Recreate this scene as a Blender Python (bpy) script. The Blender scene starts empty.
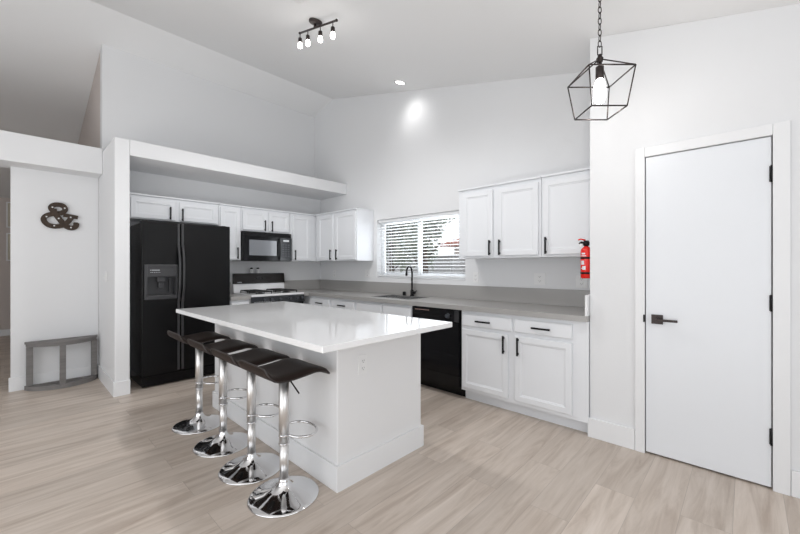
import bpy, bmesh, math, random
from mathutils import Vector, Matrix
random.seed(7)
S = bpy.context.scene
COL = S.collection
PI = math.pi

# ------------------------------------------------------------------ camera
YAW = math.radians(43.368)
cd = bpy.data.cameras.new('camera'); cam = bpy.data.objects.new('camera', cd); COL.objects.link(cam)
cam.location = (5.2493, -3.5945, 1.283)
cam.rotation_euler = (PI/2, 0, YAW)
cd.sensor_width = 36; cd.lens = 366.78/800*36; cd.clip_start = .05; cd.clip_end = 200
S.camera = cam

# ------------------------------------------------------------------ world, lights, exposure
w = bpy.data.worlds.new('sky'); S.world = w; w.use_nodes = True
bg = w.node_tree.nodes['Background']; bg.inputs[0].default_value = (.90, .95, 1, 1); bg.inputs[1].default_value = 1.25
S.view_settings.view_transform = 'Standard'; S.view_settings.look = 'None'
S.view_settings.gamma = 1; S.view_settings.use_curve_mapping = False
S.view_settings.exposure = 0.04

def area(name, loc, rot, sx, sy, power, col=(1, 1, 1)):
    l = bpy.data.lights.new(name, 'AREA'); l.shape = 'RECTANGLE'; l.size = sx; l.size_y = sy; l.energy = power; l.color = col
    o = bpy.data.objects.new(name, l); COL.objects.link(o); o.location = loc; o.rotation_euler = rot
    return o
# added fill lamps, standing for daylight at unseen openings behind the camera
area('daylight_fill_back', (3.4, -6.93, 1.25), (PI/2, 0, 0), 4.6, 2.2, 34, (.97, .98, 1))
area('daylight_fill_right', (7.12, -3.6, 1.25), (PI/2, 0, PI/2), 3.6, 1.8, 19, (.95, .975, 1))
area('daylight_sink_window', (2.145, .175, 1.54), (-PI/2, 0, 0), 1.4, .75, 12, (.9, .95, 1))
# added upward fill lamp behind the camera, brightens the ceiling; no real source
area('ceiling_fill', (4.2, -5.4, .25), (PI, 0, 0), 4.0, 1.8, 74, (1, .99, .975))

# ------------------------------------------------------------------ materials
def mat(name, col, rough=.5, metal=0, spec=.5, coat=0, bump=0, bscale=60, var=0, vscale=4, emis=None, estr=0, stretch=None):
    m = bpy.data.materials.new(name); m.use_nodes = True
    nt = m.node_tree; b = nt.nodes['Principled BSDF']
    b.inputs['Base Color'].default_value = (*col, 1); b.inputs['Roughness'].default_value = rough
    b.inputs['Metallic'].default_value = metal; b.inputs['Specular IOR Level'].default_value = spec
    if coat: b.inputs['Coat Weight'].default_value = coat; b.inputs['Coat Roughness'].default_value = .05
    if emis: b.inputs['Emission Color'].default_value = (*emis, 1); b.inputs['Emission Strength'].default_value = estr
    tc = nt.nodes.new('ShaderNodeTexCoord'); mp = nt.nodes.new('ShaderNodeMapping'); nt.links.new(tc.outputs['Object'], mp.inputs[0])
    if stretch: mp.inputs['Scale'].default_value = stretch
    if var:
        n = nt.nodes.new('ShaderNodeTexNoise'); n.inputs['Scale'].default_value = vscale; n.inputs['Detail'].default_value = 5
        nt.links.new(mp.outputs[0], n.inputs['Vector'])
        r = nt.nodes.new('ShaderNodeMapRange'); r.inputs['To Min'].default_value = 1-var; r.inputs['To Max'].default_value = 1+var
        nt.links.new(n.outputs['Fac'], r.inputs['Value'])
        mx = nt.nodes.new('ShaderNodeVectorMath'); mx.operation = 'SCALE'; mx.inputs[0].default_value = col
        nt.links.new(r.outputs[0], mx.inputs['Scale']); nt.links.new(mx.outputs[0], b.inputs['Base Color'])
    if bump:
        n = nt.nodes.new('ShaderNodeTexNoise'); n.inputs['Scale'].default_value = bscale; n.inputs['Detail'].default_value = 3
        nt.links.new(mp.outputs[0], n.inputs['Vector'])
        bp = nt.nodes.new('ShaderNodeBump'); bp.inputs['Strength'].default_value = bump; bp.inputs['Distance'].default_value = .002
        nt.links.new(n.outputs['Fac'], bp.inputs['Height']); nt.links.new(bp.outputs[0], b.inputs['Normal'])
    return m
M = {}
M['wall'] = mat('wall_paint', (.785, .79, .80), .75, spec=.2, bump=.25, bscale=90)
M['hall'] = mat('hall_paint', (.62, .56, .53), .8, spec=.2)
M['ceiling'] = mat('ceiling_paint', (.86, .862, .865), .85, spec=.1)
M['trim'] = mat('white_trim', (.82, .825, .835), .4)
M['door'] = mat('door_paint', (.80, .82, .85), .35)
M['cab'] = mat('cabinet_paint', (.80, .815, .84), .35)
M['carcass'] = mat('cabinet_inside_edge', (.74, .75, .77), .45)
M['island'] = mat('island_paint', (.80, .80, .805), .55, spec=.3, bump=.12, bscale=90)
M['quartz'] = mat('white_quartz', (.86, .86, .865), .09, var=.015, vscale=30, coat=.3)
M['grey'] = mat('grey_laminate', (.37, .36, .35), .28, var=.08, vscale=120)
M['black'] = mat('black_enamel', (.004, .004, .0045), .24, spec=.26, bump=.35, bscale=260)
M['blackgloss'] = mat('black_gloss', (.004, .004, .005), .10, spec=.22)
M['blackmatte'] = mat('black_metal', (.005, .005, .006), .42, spec=.25)
M['darkgrey'] = mat('charcoal_plastic', (.03, .03, .033), .35)
M['fridgestrip'] = mat('grey_trim_strip', (.04, .04, .043), .3)
M['mwglass'] = mat('microwave_window', (.20, .21, .23), .06, spec=.9)
M['panel'] = mat('control_panel', (.02, .022, .026), .2)
M['panelgrey'] = mat('control_panel_grey', (.05, .055, .065), .3)
M['print'] = mat('printed_marks', (.75, .77, .8), .5)
M['printred'] = mat('printed_marks_warm', (.45, .30, .26), .5)
M['stovewhite'] = mat('white_stove_enamel', (.84, .84, .85), .15)
M['stovebrown'] = mat('dark_glass_backguard', (.014, .010, .009), .18, spec=.3)
M['castiron'] = mat('cast_iron', (.01, .01, .01), .6)
M['chrome'] = mat('chrome', (.78, .78, .79), .06, metal=1)
M['brushed'] = mat('brushed_steel', (.80, .79, .78), .36, metal=1)
M['steel'] = mat('sink_steel', (.62, .62, .62), .25, metal=1)
M['leather'] = mat('brown_leatherette', (.018, .0105, .008), .48, spec=.25, bump=.3, bscale=200)
M['leatheredge'] = mat('leatherette_edge', (.030, .023, .022), .5)
M['bronze'] = mat('oil_rubbed_bronze', (.045, .035, .033), .38, metal=.6)
M['oldwood'] = mat('weathered_grey_wood', (.20, .19, .185), .7, var=.35, vscale=6, stretch=(1, 1, 8), bump=.5, bscale=30)
M['rust'] = mat('rusty_brown_metal', (.035, .019, .009), .6, var=.5, vscale=40)
M['red'] = mat('red_paint', (.75, .015, .01), .25)
M['white'] = mat('white_plastic', (.82, .82, .82), .35)
M['frame'] = mat('window_vinyl', (.85, .86, .87), .3)
M['slat'] = mat('blind_slat', (.82, .83, .84), .4)
M['glow'] = mat('bulb_glow', (1, 1, 1), .4, emis=(1, .97, .93), estr=14)
M['glowbig'] = mat('lantern_bulb_glow', (1, 1, 1), .4, emis=(1, .98, .95), estr=12)
M['can'] = mat('downlight_lens', (1, 1, 1), .4, emis=(1, .99, .97), estr=9)
M['artcream'] = mat('print_cream', (.62, .58, .48), .7, var=.15, vscale=8)
M['block'] = mat('fence_block', (.58, .57, .58), .9, var=.15, vscale=5)
M['stucco'] = mat('house_stucco', (.62, .57, .53), .9, var=.05)
M['tile'] = mat('red_roof_tile', (.50, .20, .15), .85, var=.25, vscale=9)
M['dirt'] = mat('yard_gravel', (.45, .42, .38), .95, var=.15, vscale=8)
M['leaf'] = mat('leaf', (.40, .44, .37), .8, var=.4, vscale=3)
M['bark'] = mat('bark', (.14, .11, .09), .9)
M['housewindow'] = mat('dark_window', (.05, .06, .07), .1)
def glass_mat():
    m = bpy.data.materials.new('clear_glass'); m.use_nodes = True; nt = m.node_tree
    nt.nodes.remove(nt.nodes['Principled BSDF']); out = nt.nodes['Material Output']
    t = nt.nodes.new('ShaderNodeBsdfTransparent'); g = nt.nodes.new('ShaderNodeBsdfGlossy'); g.inputs['Roughness'].default_value = .02
    x = nt.nodes.new('ShaderNodeMixShader'); x.inputs[0].default_value = .06
    nt.links.new(t.outputs[0], x.inputs[1]); nt.links.new(g.outputs[0], x.inputs[2]); nt.links.new(x.outputs[0], out.inputs[0])
    return m
M['glass'] = glass_mat()
def floor_mat():
    m = bpy.data.materials.new('vinyl_planks'); m.use_nodes = True; nt = m.node_tree; L = nt.links.new
    b = nt.nodes['Principled BSDF']; b.inputs['Roughness'].default_value = .38; b.inputs['Specular IOR Level'].default_value = .4
    tc = nt.nodes.new('ShaderNodeTexCoord')
    sp = nt.nodes.new('ShaderNodeSeparateXYZ'); L(tc.outputs['Object'], sp.inputs[0])
    cb = nt.nodes.new('ShaderNodeCombineXYZ'); L(sp.outputs['Y'], cb.inputs['X']); L(sp.outputs['X'], cb.inputs['Y'])
    br = nt.nodes.new('ShaderNodeTexBrick'); L(cb.outputs[0], br.inputs['Vector'])
    br.inputs['Scale'].default_value = 1; br.inputs['Brick Width'].default_value = 1.22; br.inputs['Row Height'].default_value = .20
    br.inputs['Mortar Size'].default_value = .0012; br.inputs['Mortar Smooth'].default_value = .3; br.inputs['Bias'].default_value = 0
    br.offset = .37; br.inputs['Color1'].default_value = (0, 0, 0, 1); br.inputs['Color2'].default_value = (1, 1, 1, 1); br.inputs['Mortar'].default_value = (.5, .5, .5, 1)
    # grain stretched along the planks
    mp = nt.nodes.new('ShaderNodeMapping'); mp.inputs['Scale'].default_value = (1.1, 11, 1); L(cb.outputs[0], mp.inputs[0])
    off = nt.nodes.new('ShaderNodeVectorMath'); off.operation = 'MULTIPLY_ADD'; L(br.outputs['Color'], off.inputs[0]); off.inputs[1].default_value = (17, 9, 5); L(mp.outputs[0], off.inputs[2])
    n = nt.nodes.new('ShaderNodeTexNoise'); n.inputs['Scale'].default_value = 1.3; n.inputs['Detail'].default_value = 6; n.inputs['Roughness'].default_value = .62; n.inputs['Distortion'].default_value = .8
    L(off.outputs[0], n.inputs['Vector'])
    mp2 = nt.nodes.new('ShaderNodeMapping'); mp2.inputs['Scale'].default_value = (3, 70, 1); L(cb.outputs[0], mp2.inputs[0])
    n2 = nt.nodes.new('ShaderNodeTexNoise'); n2.inputs['Scale'].default_value = 1.5; n2.inputs['Detail'].default_value = 4; L(mp2.outputs[0], n2.inputs['Vector'])
    cr = nt.nodes.new('ShaderNodeValToRGB'); L(n.outputs['Fac'], cr.inputs[0])
    cr.color_ramp.elements[0].position = .30; cr.color_ramp.elements[0].color = (.42, .36, .315, 1)
    cr.color_ramp.elements[1].position = .72; cr.color_ramp.elements[1].color = (.65, .59, .54, 1)
    e = cr.color_ramp.elements.new(.5); e.color = (.555, .495, .445, 1)
    hs = nt.nodes.new('ShaderNodeHueSaturation'); L(cr.outputs[0], hs.inputs['Color'])
    a = nt.nodes.new('ShaderNodeMapRange'); L(br.outputs['Color'], a.inputs['Value']); a.inputs['To Min'].default_value = .92; a.inputs['To Max'].default_value = 1.07
    a2 = nt.nodes.new('ShaderNodeMapRange'); L(n2.outputs['Fac'], a2.inputs['Value']); a2.inputs['To Min'].default_value = .95; a2.inputs['To Max'].default_value = 1.05
    mu = nt.nodes.new('ShaderNodeMath'); mu.operation = 'MULTIPLY'; L(a.outputs[0], mu.inputs[0]); L(a2.outputs[0], mu.inputs[1])
    mo = nt.nodes.new('ShaderNodeMapRange'); L(br.outputs['Fac'], mo.inputs['Value']); mo.inputs['To Min'].default_value = 1; mo.inputs['To Max'].default_value = .72
    mu2 = nt.nodes.new('ShaderNodeMath'); mu2.operation = 'MULTIPLY'; L(mu.outputs[0], mu2.inputs[0]); L(mo.outputs[0], mu2.inputs[1])
    L(mu2.outputs[0], hs.inputs['Value']); hs.inputs['Saturation'].default_value = 1.3; L(hs.outputs[0], b.inputs['Base Color'])
    return m
M['floor'] = floor_mat()

# ------------------------------------------------------------------ mesh helpers (bmesh in world metres; obj() shifts into the parent's frame)
def BM(): return bmesh.new()
def box(bm, x0, x1, y0, y1, z0, z1, bev=0, seg=2):
    r = bmesh.ops.create_cube(bm, size=1)
    vs = r['verts']
    for v in vs: v.co = Vector(((x0+x1)/2+v.co.x*(x1-x0), (y0+y1)/2+v.co.y*(y1-y0), (z0+z1)/2+v.co.z*(z1-z0)))
    if bev:
        es = list({e for v in vs for e in v.link_edges})
        bmesh.ops.bevel(bm, geom=es, offset=bev, segments=seg, profile=.5, affect='EDGES')
    return vs
def cyl(bm, p0, p1, r, r2=None, n=24, cap=True):
    p0, p1 = Vector(p0), Vector(p1); r2 = r if r2 is None else r2; d = p1-p0
    q = d.to_track_quat('Z', 'Y'); A, B = [], []
    for i in range(n):
        a = 2*PI*i/n; c = Vector((math.cos(a), math.sin(a), 0))
        A.append(bm.verts.new(p0+q@(c*r))); B.append(bm.verts.new(p1+q@(c*r2)))
    for i in range(n):
        j = (i+1) % n; f = bm.faces.new((A[i], A[j], B[j], B[i])); f.smooth = True
    if cap: bm.faces.new(A[::-1]); bm.faces.new(B)
def lathe(bm, prof, c=(0, 0, 0), axis='Z', n=40, cap=True):
    rings = []
    for r, h in prof:
        ring = []
        for i in range(n):
            a = 2*PI*i/n; x, y = r*math.cos(a), r*math.sin(a)
            p = {'Z': (x, y, h), 'X': (h, x, y), 'Y': (x, h, y)}[axis]
            ring.append(bm.verts.new(Vector(c)+Vector(p)))
        rings.append(ring)
    for a, b in zip(rings, rings[1:]):
        for i in range(n):
            j = (i+1) % n; f = bm.faces.new((a[i], a[j], b[j], b[i])); f.smooth = True
    if cap and prof[0][0] > 1e-5: bm.faces.new(rings[0][::-1])
    if cap and prof[-1][0] > 1e-5: bm.faces.new(rings[-1])
def tube(bm, pts, r, n=10, closed=False):
    pts = [Vector(p) for p in pts]; N = len(pts); rings = []; up = None
    for i, p in enumerate(pts):
        a = pts[(i-1) % N] if (closed or i > 0) else p; b = pts[(i+1) % N] if (closed or i < N-1) else p
        t = (b-a).normalized()
        if up is None: up = t.orthogonal().normalized()
        up = (up - t*up.dot(t)).normalized(); s = t.cross(up)
        rings.append([bm.verts.new(p+(up*math.cos(2*PI*k/n)+s*math.sin(2*PI*k/n))*r) for k in range(n)])
    for i in range(N if closed else N-1):
        a, b = rings[i], rings[(i+1) % N]
        best = 0
        if closed and i == N-1:
            best = min(range(n), key=lambda s_: sum((a[k].co-b[(k+s_) % n].co).length for k in range(n)))
        for k in range(n):
            f = bm.faces.new((a[k], a[(k+1) % n], b[(k+1+best) % n], b[(k+best) % n])); f.smooth = True
    if not closed: bm.faces.new(rings[0][::-1]); bm.faces.new(rings[-1])
def prism(bm, poly, axis, a, b):
    def P(u, v, w):
        return {'Y': (u, w, v), 'X': (w, u, v), 'Z': (u, v, w)}[axis]
    A = [bm.verts.new(P(u, v, a)) for u, v in poly]; B = [bm.verts.new(P(u, v, b)) for u, v in poly]
    n = len(poly); bm.faces.new(A); bm.faces.new(B[::-1])
    for i in range(n):
        j = (i+1) % n; bm.faces.new((A[i], B[i], B[j], A[j]))
def ball(bm, c, r, sz=1, n=16):
    lathe(bm, [(max(1e-6, r*math.sin(PI*i/n)), -r*sz*math.cos(PI*i/n)) for i in range(n+1)], c, n=20)
def spline(pts, per=6, closed=False):
    pts = [Vector(p) for p in pts]; out = []; N = len(pts)
    rng = range(N) if closed else range(N-1)
    for i in rng:
        g = (lambda k: pts[k % N]) if closed else (lambda k: pts[max(0, min(N-1, k))])
        p0, p1, p2, p3 = g(i-1), g(i), g(i+1), g(i+2)
        for s in range(per):
            t = s/per
            out.append(.5*((2*p1)+(p2-p0)*t+(2*p0-5*p1+4*p2-p3)*t*t+(3*p1-p0-3*p2+p3)*t**3))
    if not closed: out.append(pts[-1])
    return out
WL = {}
def obj(name, bm, m, parent=None, bev=0, smooth=False, label=None):
    base = WL.get(parent.name, Vector((0, 0, 0))) if parent else Vector((0, 0, 0))
    bmesh.ops.remove_doubles(bm, verts=bm.verts, dist=1e-6)
    bmesh.ops.recalc_face_normals(bm, faces=bm.faces)
    o_loc = Vector((0, 0, 0))
    if parent: bmesh.ops.translate(bm, verts=bm.verts, vec=-base)
    me = bpy.data.meshes.new(name); bm.to_mesh(me); bm.free()
    me.materials.append(M[m] if isinstance(m, str) else m)
    o = bpy.data.objects.new(name, me); COL.objects.link(o)
    if parent: o.parent = parent; WL[o.name] = base
    else: WL[o.name] = Vector((0, 0, 0))
    if smooth:
        for p in me.polygons: p.use_smooth = True
    if bev:
        b = o.modifiers.new('bevel', 'BEVEL'); b.width = bev; b.segments = 2; b.limit_method = 'ANGLE'; b.angle_limit = math.radians(40)
    if label: o['label'] = label
    return o
def tag(o, label, cat, group=None, kind=None):
    if label: o['label'] = label
    if cat: o['category'] = cat
    if group: o['group'] = group
    if kind: o['kind'] = kind
    return o
def thing(name, label, cat, loc=(0, 0, 0), group=None):
    o = bpy.data.objects.new(name, None); COL.objects.link(o); o.location = loc; o.empty_display_size = .1
    WL[o.name] = Vector(loc)
    return tag(o, label, cat, group)
def struct(name, bm, m, label=None, bev=0):
    o = obj(name, bm, m, bev=bev); o['kind'] = 'structure'; o['label'] = label or name.replace('_', ' '); o['category'] = name.split('_')[0]
    return o
def dup(root, loc, label, group=None):
    r = root.copy(); COL.objects.link(r); r.location = loc; r['label'] = label
    if group: r['group'] = group
    for ch in list(root.children):
        c = ch.copy(); COL.objects.link(c); c.parent = r
        for g in list(ch.children):
            d = g.copy(); COL.objects.link(d); d.parent = c
    return r

# ------------------------------------------------------------------ room shell
RX, RZ = .35, 4.019
def zc(x): return RZ-.2485*(x-RX) if x > RX else RZ+.28*(x-RX)
XR, YB, XH = 7.25, -7.0, -4.8
PX, PY = 4.388, -.586                                    # pantry corner
bm = BM(); box(bm, XH-.1, XR+.1, YB-.1, .12, -.1, 0); f = struct('floor', bm, 'floor', 'pale wood-look plank floor')
bm = BM()
prism(bm, [(RX, RZ), (XR+.1, zc(XR+.1)), (XR+.1, zc(XR+.1)+.12), (RX, RZ+.12)], 'Y', YB-.1, .14)
prism(bm, [(XH-.1, zc(XH-.1)), (RX, RZ), (RX, RZ+.12), (XH-.1, zc(XH-.1)+.12)], 'Y', YB-.1, .14)
struct('ceiling', bm, 'ceiling', 'white vaulted ceiling')
WX0, WX1, WZ0, WZ1 = 1.40, 2.89, 1.13, 1.952            # window opening
bm = BM()
T = .16
prism(bm, [(-.3, 0), (WX0, 0), (WX0, WZ1), (-.3, WZ1)], 'Y', 0, T)
prism(bm, [(WX1, 0), (XR, 0), (XR, WZ1), (WX1, WZ1)], 'Y', 0, T)
prism(bm, [(WX0, 0), (WX1, 0), (WX1, WZ0), (WX0, WZ0)], 'Y', 0, T)
prism(bm, [(-.3, WZ1), (XR, WZ1), (XR, zc(XR)), (RX, RZ), (-.3, zc(-.3))], 'Y', 0, T)
struct('wall_back', bm, 'wall', 'pale grey gable wall with the sink window')
# stove wall: lower layer is furred out, the upper layer sits further back
bm = BM()
box(bm, -.30, 0, -2.886, -.0005, 0, 2.574)
prism(bm, [(-.30, 2.575), (-.177, 2.575), (-.177, zc(-.177)-.001), (-.30, zc(-.30)-.001)], 'Y', -2.876, -.0005)
struct('wall_left', bm, 'wall', 'pale grey wall behind the stove and fridge')
bm = BM(); box(bm, .0005, .715, -2.771, -.0005, 2.414, 2.575, .006); struct('trim_1', bm, 'wall', 'deep white plant ledge above the stove wall cabinets')
bm = BM(); box(bm, -.2505, .715, -2.897, -2.772, 0, 2.575, .012, 3); struct('wall_column', bm, 'wall', 'white wing wall beside the fridge')
bm = BM(); box(bm, -.37, -.252, -3.603, -2.8975, 0, 2.318); struct('wall_entry', bm, 'wall', 'white wall carrying the ampersand sign')
bm = BM(); box(bm, -.37, .025, YB, -2.8975, 2.318, 2.605, .006); struct('trim_2', bm, 'wall', 'white header beam above the hall opening')
bm = BM(); prism(bm, [(XH, 2.606), (-.302, 2.606), (-.302, zc(-.302)-.001), (XH, zc(XH)-.001)], 'Y', -2.876, -2.76)
box(bm, XH, -.372, -2.876, -2.76, 0, 2.6)
struct('wall_hall_side', bm, 'hall', 'taupe hall wall running back from the kitchen')
bm = BM(); prism(bm, [(YB, 0), (-2.6, 0), (-2.6, zc(XH)), (YB, zc(XH))], 'X', XH-.1, XH); struct('wall_hall_end', bm, 'hall', 'taupe wall at the end of the hall')
bm = BM(); box(bm, XH, XH+.016, YB, -2.88, 0, .12); struct('baseboard_hall', bm, 'trim', 'white baseboard at the end of the hall')
# pantry box with its door opening
DX0, DX1, DZ = 4.742, 5.357, 2.036
bm = BM()
prism(bm, [(PX, 0), (DX0-.004, 0), (DX0-.004, zc(DX0)-.001), (PX, zc(PX)-.001)], 'Y', PY, PY+.11)
prism(bm, [(DX1+.004, 0), (XR, 0), (XR, zc(XR)-.001), (DX1+.004, zc(DX1)-.001)], 'Y', PY, PY+.11)
prism(bm, [(DX0-.004, DZ+.006), (DX1+.004, DZ+.006), (DX1+.004, zc(DX1)-.001), (DX0-.004, zc(DX0)-.001)], 'Y', PY, PY+.11)
prism(bm, [(PX, 0), (PX+.11, 0), (PX+.11, zc(PX+.11)-.001), (PX, zc(PX)-.001)], 'Y', PY+.11, -.0005)
struct('wall_pantry', bm, 'wall', 'white pantry wall around the flat door')
# rear of the open-plan room, never seen: wide glazed openings let the daylight in
bm = BM()
for x0, x1 in ((XH, 1.0), (5.8, XR)): prism(bm, [(x0, 0), (x1, 0), (x1, zc(x1)-.001)]+([(RX, RZ-.001)] if x0 < RX < x1 else [])+[(x0, zc(x0)-.001)], 'Y', YB-.1, YB)
prism(bm, [(1.0, 2.4), (5.8, 2.4), (5.8, zc(5.8)-.001), (1.0, zc(1.0)-.001)], 'Y', YB-.1, YB)
struct('wall_front', bm, 'wall', 'rear wall with sliding door opening')
bm = BM()
for y0, y1, z0, z1 in ((YB, -5.5, 0, 2.3), (-1.7, 0, 0, 2.3), (-5.5, -1.7, 0, .3), (-5.5, -1.7, 2.2, 2.3)): box(bm, XR, XR+.1, y0, y1, z0, z1)
struct('wall_right', bm, 'wall', 'right wall with wide window opening')

BH = .146
bm = BM()
box(bm, .7155, .727, -2.908, -2.772, 0, BH, .003); box(bm, -.236, .7153, -2.908, -2.8975, 0, BH, 0)
struct('baseboard_column', bm, 'trim', 'white baseboard wrapped round the wing wall')
bm = BM(); box(bm, -.2515, -.237, -3.617, -2.909, 0, BH, .003); struct('baseboard_entry', bm, 'trim', 'white baseboard under the ampersand wall')
bm = BM(); box(bm, PX-.014, 4.681, PY-.016, PY-.0005, 0, BH, .003); box(bm, 5.431, XR-.002, PY-.016, PY-.0005, 0, BH, .003)
struct('baseboard_pantry', bm, 'trim', 'white baseboard along the pantry wall')
bm = BM()
box(bm, 4.683, DX0-.002, PY-.019, PY-.0005, 0, 2.105, .003); box(bm, DX1+.002, 5.429, PY-.019, PY-.0005, 0, 2.105, .003)
box(bm, DX0-.0015, DX1+.0015, PY-.019, PY-.0005, DZ+.004, 2.105, .003)
struct('trim_3', bm, 'trim', 'flat white casing round the pantry door')
# the pantry door
bm = BM(); box(bm, DX0+.002, DX1-.003, PY-.002, PY+.036, .012, DZ, .002)
dr = obj('door_1', bm, 'door'); tag(dr, 'flat white slab pantry door with black lever and hinges', 'door', kind='structure')
for i, z in enumerate((1.82, 1.075, .305)):
    bm = BM(); cyl(bm, (DX1-.001, PY-.010, z-.048), (DX1-.001, PY-.010, z+.048), .0075, n=12); box(bm, DX1-.012, DX1-.002, PY-.006, PY-.0022, z-.045, z+.045)
    obj('hinge', bm, 'blackmatte', dr, label='black hinge')
bm = BM(); box(bm, 4.777, 4.842, PY-.012, PY-.0022, .897, .960, .002)
cyl(bm, (4.812, PY-.012, .929), (4.812, PY-.048, .929), .011, n=16); box(bm, 4.806, 4.925, PY-.056, PY-.040, .920, .936, .003)
obj('lever_handle', bm, 'bronze', dr, label='black lever handle on a square plate')
bm = BM(); box(bm, 4.7315, 4.7425, PY-.0225, PY-.0192, .905, .955, .001); obj('strike_plate', bm, 'blackmatte', dr, label='black strike plate')

# the window
def glazing():
    wn = thing('window_1', 'white sliding window above the sink', None, ((WX0+WX1)/2, .09, WZ0)); wn['kind'] = 'structure'
    y0, y1 = .085, .135; mx = 2.105
    bm = BM()
    for a in ((WX0+.001, WX0+.035, WZ0+.001, WZ1-.001), (WX1-.035, WX1-.001, WZ0+.001, WZ1-.001), (WX0+.035, WX1-.035, WZ0+.001, WZ0+.04), (WX0+.035, WX1-.035, WZ1-.035, WZ1-.001)):
        box(bm, a[0], a[1], y0, y1, a[2], a[3], .003)
    obj('window_frame', bm, 'frame', wn)
    bm = BM()
    for a in ((WX0+.036, WX0+.070, WZ0+.042, WZ1-.037), (mx-.016, mx+.016, WZ0+.042, WZ1-.037), (WX0+.071, mx-.017, WZ0+.042, WZ0+.075), (WX0+.071, mx-.017, WZ1-.068, WZ1-.037)):
        box(bm, a[0], a[1], .092, .112, a[2], a[3], .002)
    box(bm, mx-.012, mx+.012, .082, .0915, 1.52, 1.60, .002)
    obj('sliding_sash', bm, 'frame', wn)
    bm = BM()
    for a in ((mx+.017, mx+.034, WZ0+.042, WZ1-.037), (WX1-.06, WX1-.036, WZ0+.042, WZ1-.037), (mx+.035, WX1-.061, WZ0+.042, WZ0+.07), (mx+.035, WX1-.061, WZ1-.063, WZ1-.037)):
        box(bm, a[0], a[1], .114, .132, a[2], a[3], .002)
    obj('fixed_sash', bm, 'frame', wn)
    bm = BM(); box(bm, WX0+.071, mx-.017, .1, .104, WZ0+.076, WZ1-.069); obj('glass_pane', bm, 'glass', wn)
    bm = BM(); box(bm, mx+.035, WX1-.061, .12, .124, WZ0+.071, WZ1-.064); obj('glass_pane', bm, 'glass', wn)
    bm = BM(); box(bm, WX0+.001, WX1-.001, -.006, .084, WZ0+.0005, WZ0+.014, .003); obj('window_sill', bm, 'trim', wn)
    bl = thing('window_blind', 'white horizontal slat blind hanging open in the sink window', 'blind', ((WX0+WX1)/2, .045, WZ1-.002))
    x0, x1 = WX0+.012, WX1-.012
    bm = BM(); box(bm, x0, x1, .018, .072, WZ1-.040, WZ1-.002, .003); obj('headrail', bm, 'slat', bl)
    bm = BM(); z = WZ1-.062; n = 0
    while z > WZ0+.075:
        v = []
        for k in range(5):
            t = k/4; yy = .021+.048*t; zz = z+.0035*math.sin(PI*t)-(t-.5)*.004
            v.append((yy, zz))
        top = [bm.verts.new((x, yy, zz+.0016)) for yy, zz in v for x in (x0, x1)]
        bot = [bm.verts.new((x, yy, zz-.0012)) for yy, zz in v for x in (x0, x1)]
        for k in range(4):
            f = bm.faces.new((top[2*k], top[2*k+1], top[2*k+3], top[2*k+2])); f.smooth = True
            f = bm.faces.new((bot[2*k], bot[2*k+2], bot[2*k+3], bot[2*k+1])); f.smooth = True
        bm.faces.new((top[0], bot[0], bot[1], top[1])); bm.faces.new((top[8], top[9], bot[9], bot[8]))
        z -= .042; n += 1
    obj('slats', bm, 'slat', bl)
    bm = BM(); box(bm, x0, x1, .020, .070, WZ0+.022, WZ0+.045, .004); obj('bottom_rail', bm, 'slat', bl)
    for x in (1.62, 2.145, 2.67):
        bm = BM()
        for yy in (.0185, .0715): cyl(bm, (x, yy, WZ0+.046), (x, yy, WZ1-.041), .0014, n=6)
        obj('ladder_cord', bm, 'slat', bl)
    bm = BM(); cyl(bm, (1.50, .012, WZ1-.03), (1.50, .012, 1.42), .004, n=8); obj('tilt_wand', bm, 'slat', bl)
glazing()

# ------------------------------------------------------------------ kitchen cabinetry
# mapping of a face: 'W' = window wall (faces -y), 'S' = stove wall (faces +x). u runs along the wall, v up, w out of the face
def fbox(bm, side, pl, u0, u1, v0, v1, w0, w1, bev=0):
    if side == 'W': box(bm, u0, u1, pl-w1, pl-w0, v0, v1, bev)
    else: box(bm, pl+w0, pl+w1, u0, u1, v0, v1, bev)
def fpt(side, pl, u, v, w_): return (u, pl-w_, v) if side == 'W' else (pl+w_, u, v)
def panel_door(side, pl, u0, u1, v0, v1, parent, name='door', rail=.046, th=.02):
    bm = BM()
    def ring(i, w_): return [bm.verts.new(fpt(side, pl, u, v, w_)) for u, v in ((u0+i, v0+i), (u1-i, v0+i), (u1-i, v1-i), (u0+i, v1-i))]
    R = [ring(0, .001), ring(0, th-.003), ring(.003, th), ring(rail, th), ring(rail+.004, th-.006), ring(rail+.010, th-.006), ring(rail+.015, th-.010)]
    for a, b in zip(R, R[1:]):
        for i in range(4): bm.faces.new((a[i], a[(i+1) % 4], b[(i+1) % 4], b[i]))
    bm.faces.new(R[0][::-1]); bm.faces.new(R[-1])
    return obj(name, bm, 'cab', parent)
def slab(side, pl, u0, u1, v0, v1, parent, name='drawer'):
    bm = BM()
    def ring(i, w_): return [bm.verts.new(fpt(side, pl, u, v, w_)) for u, v in ((u0+i, v0+i), (u1-i, v0+i), (u1-i, v1-i), (u0+i, v1-i))]
    R = [ring(0, .001), ring(0, .014), ring(.008, .020)]
    for a, b in zip(R, R[1:]):
        for i in range(4): bm.faces.new((a[i], a[(i+1) % 4], b[(i+1) % 4], b[i]))
    bm.faces.new(R[0][::-1]); bm.faces.new(R[-1])
    return obj(name, bm, 'cab', parent)
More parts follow.
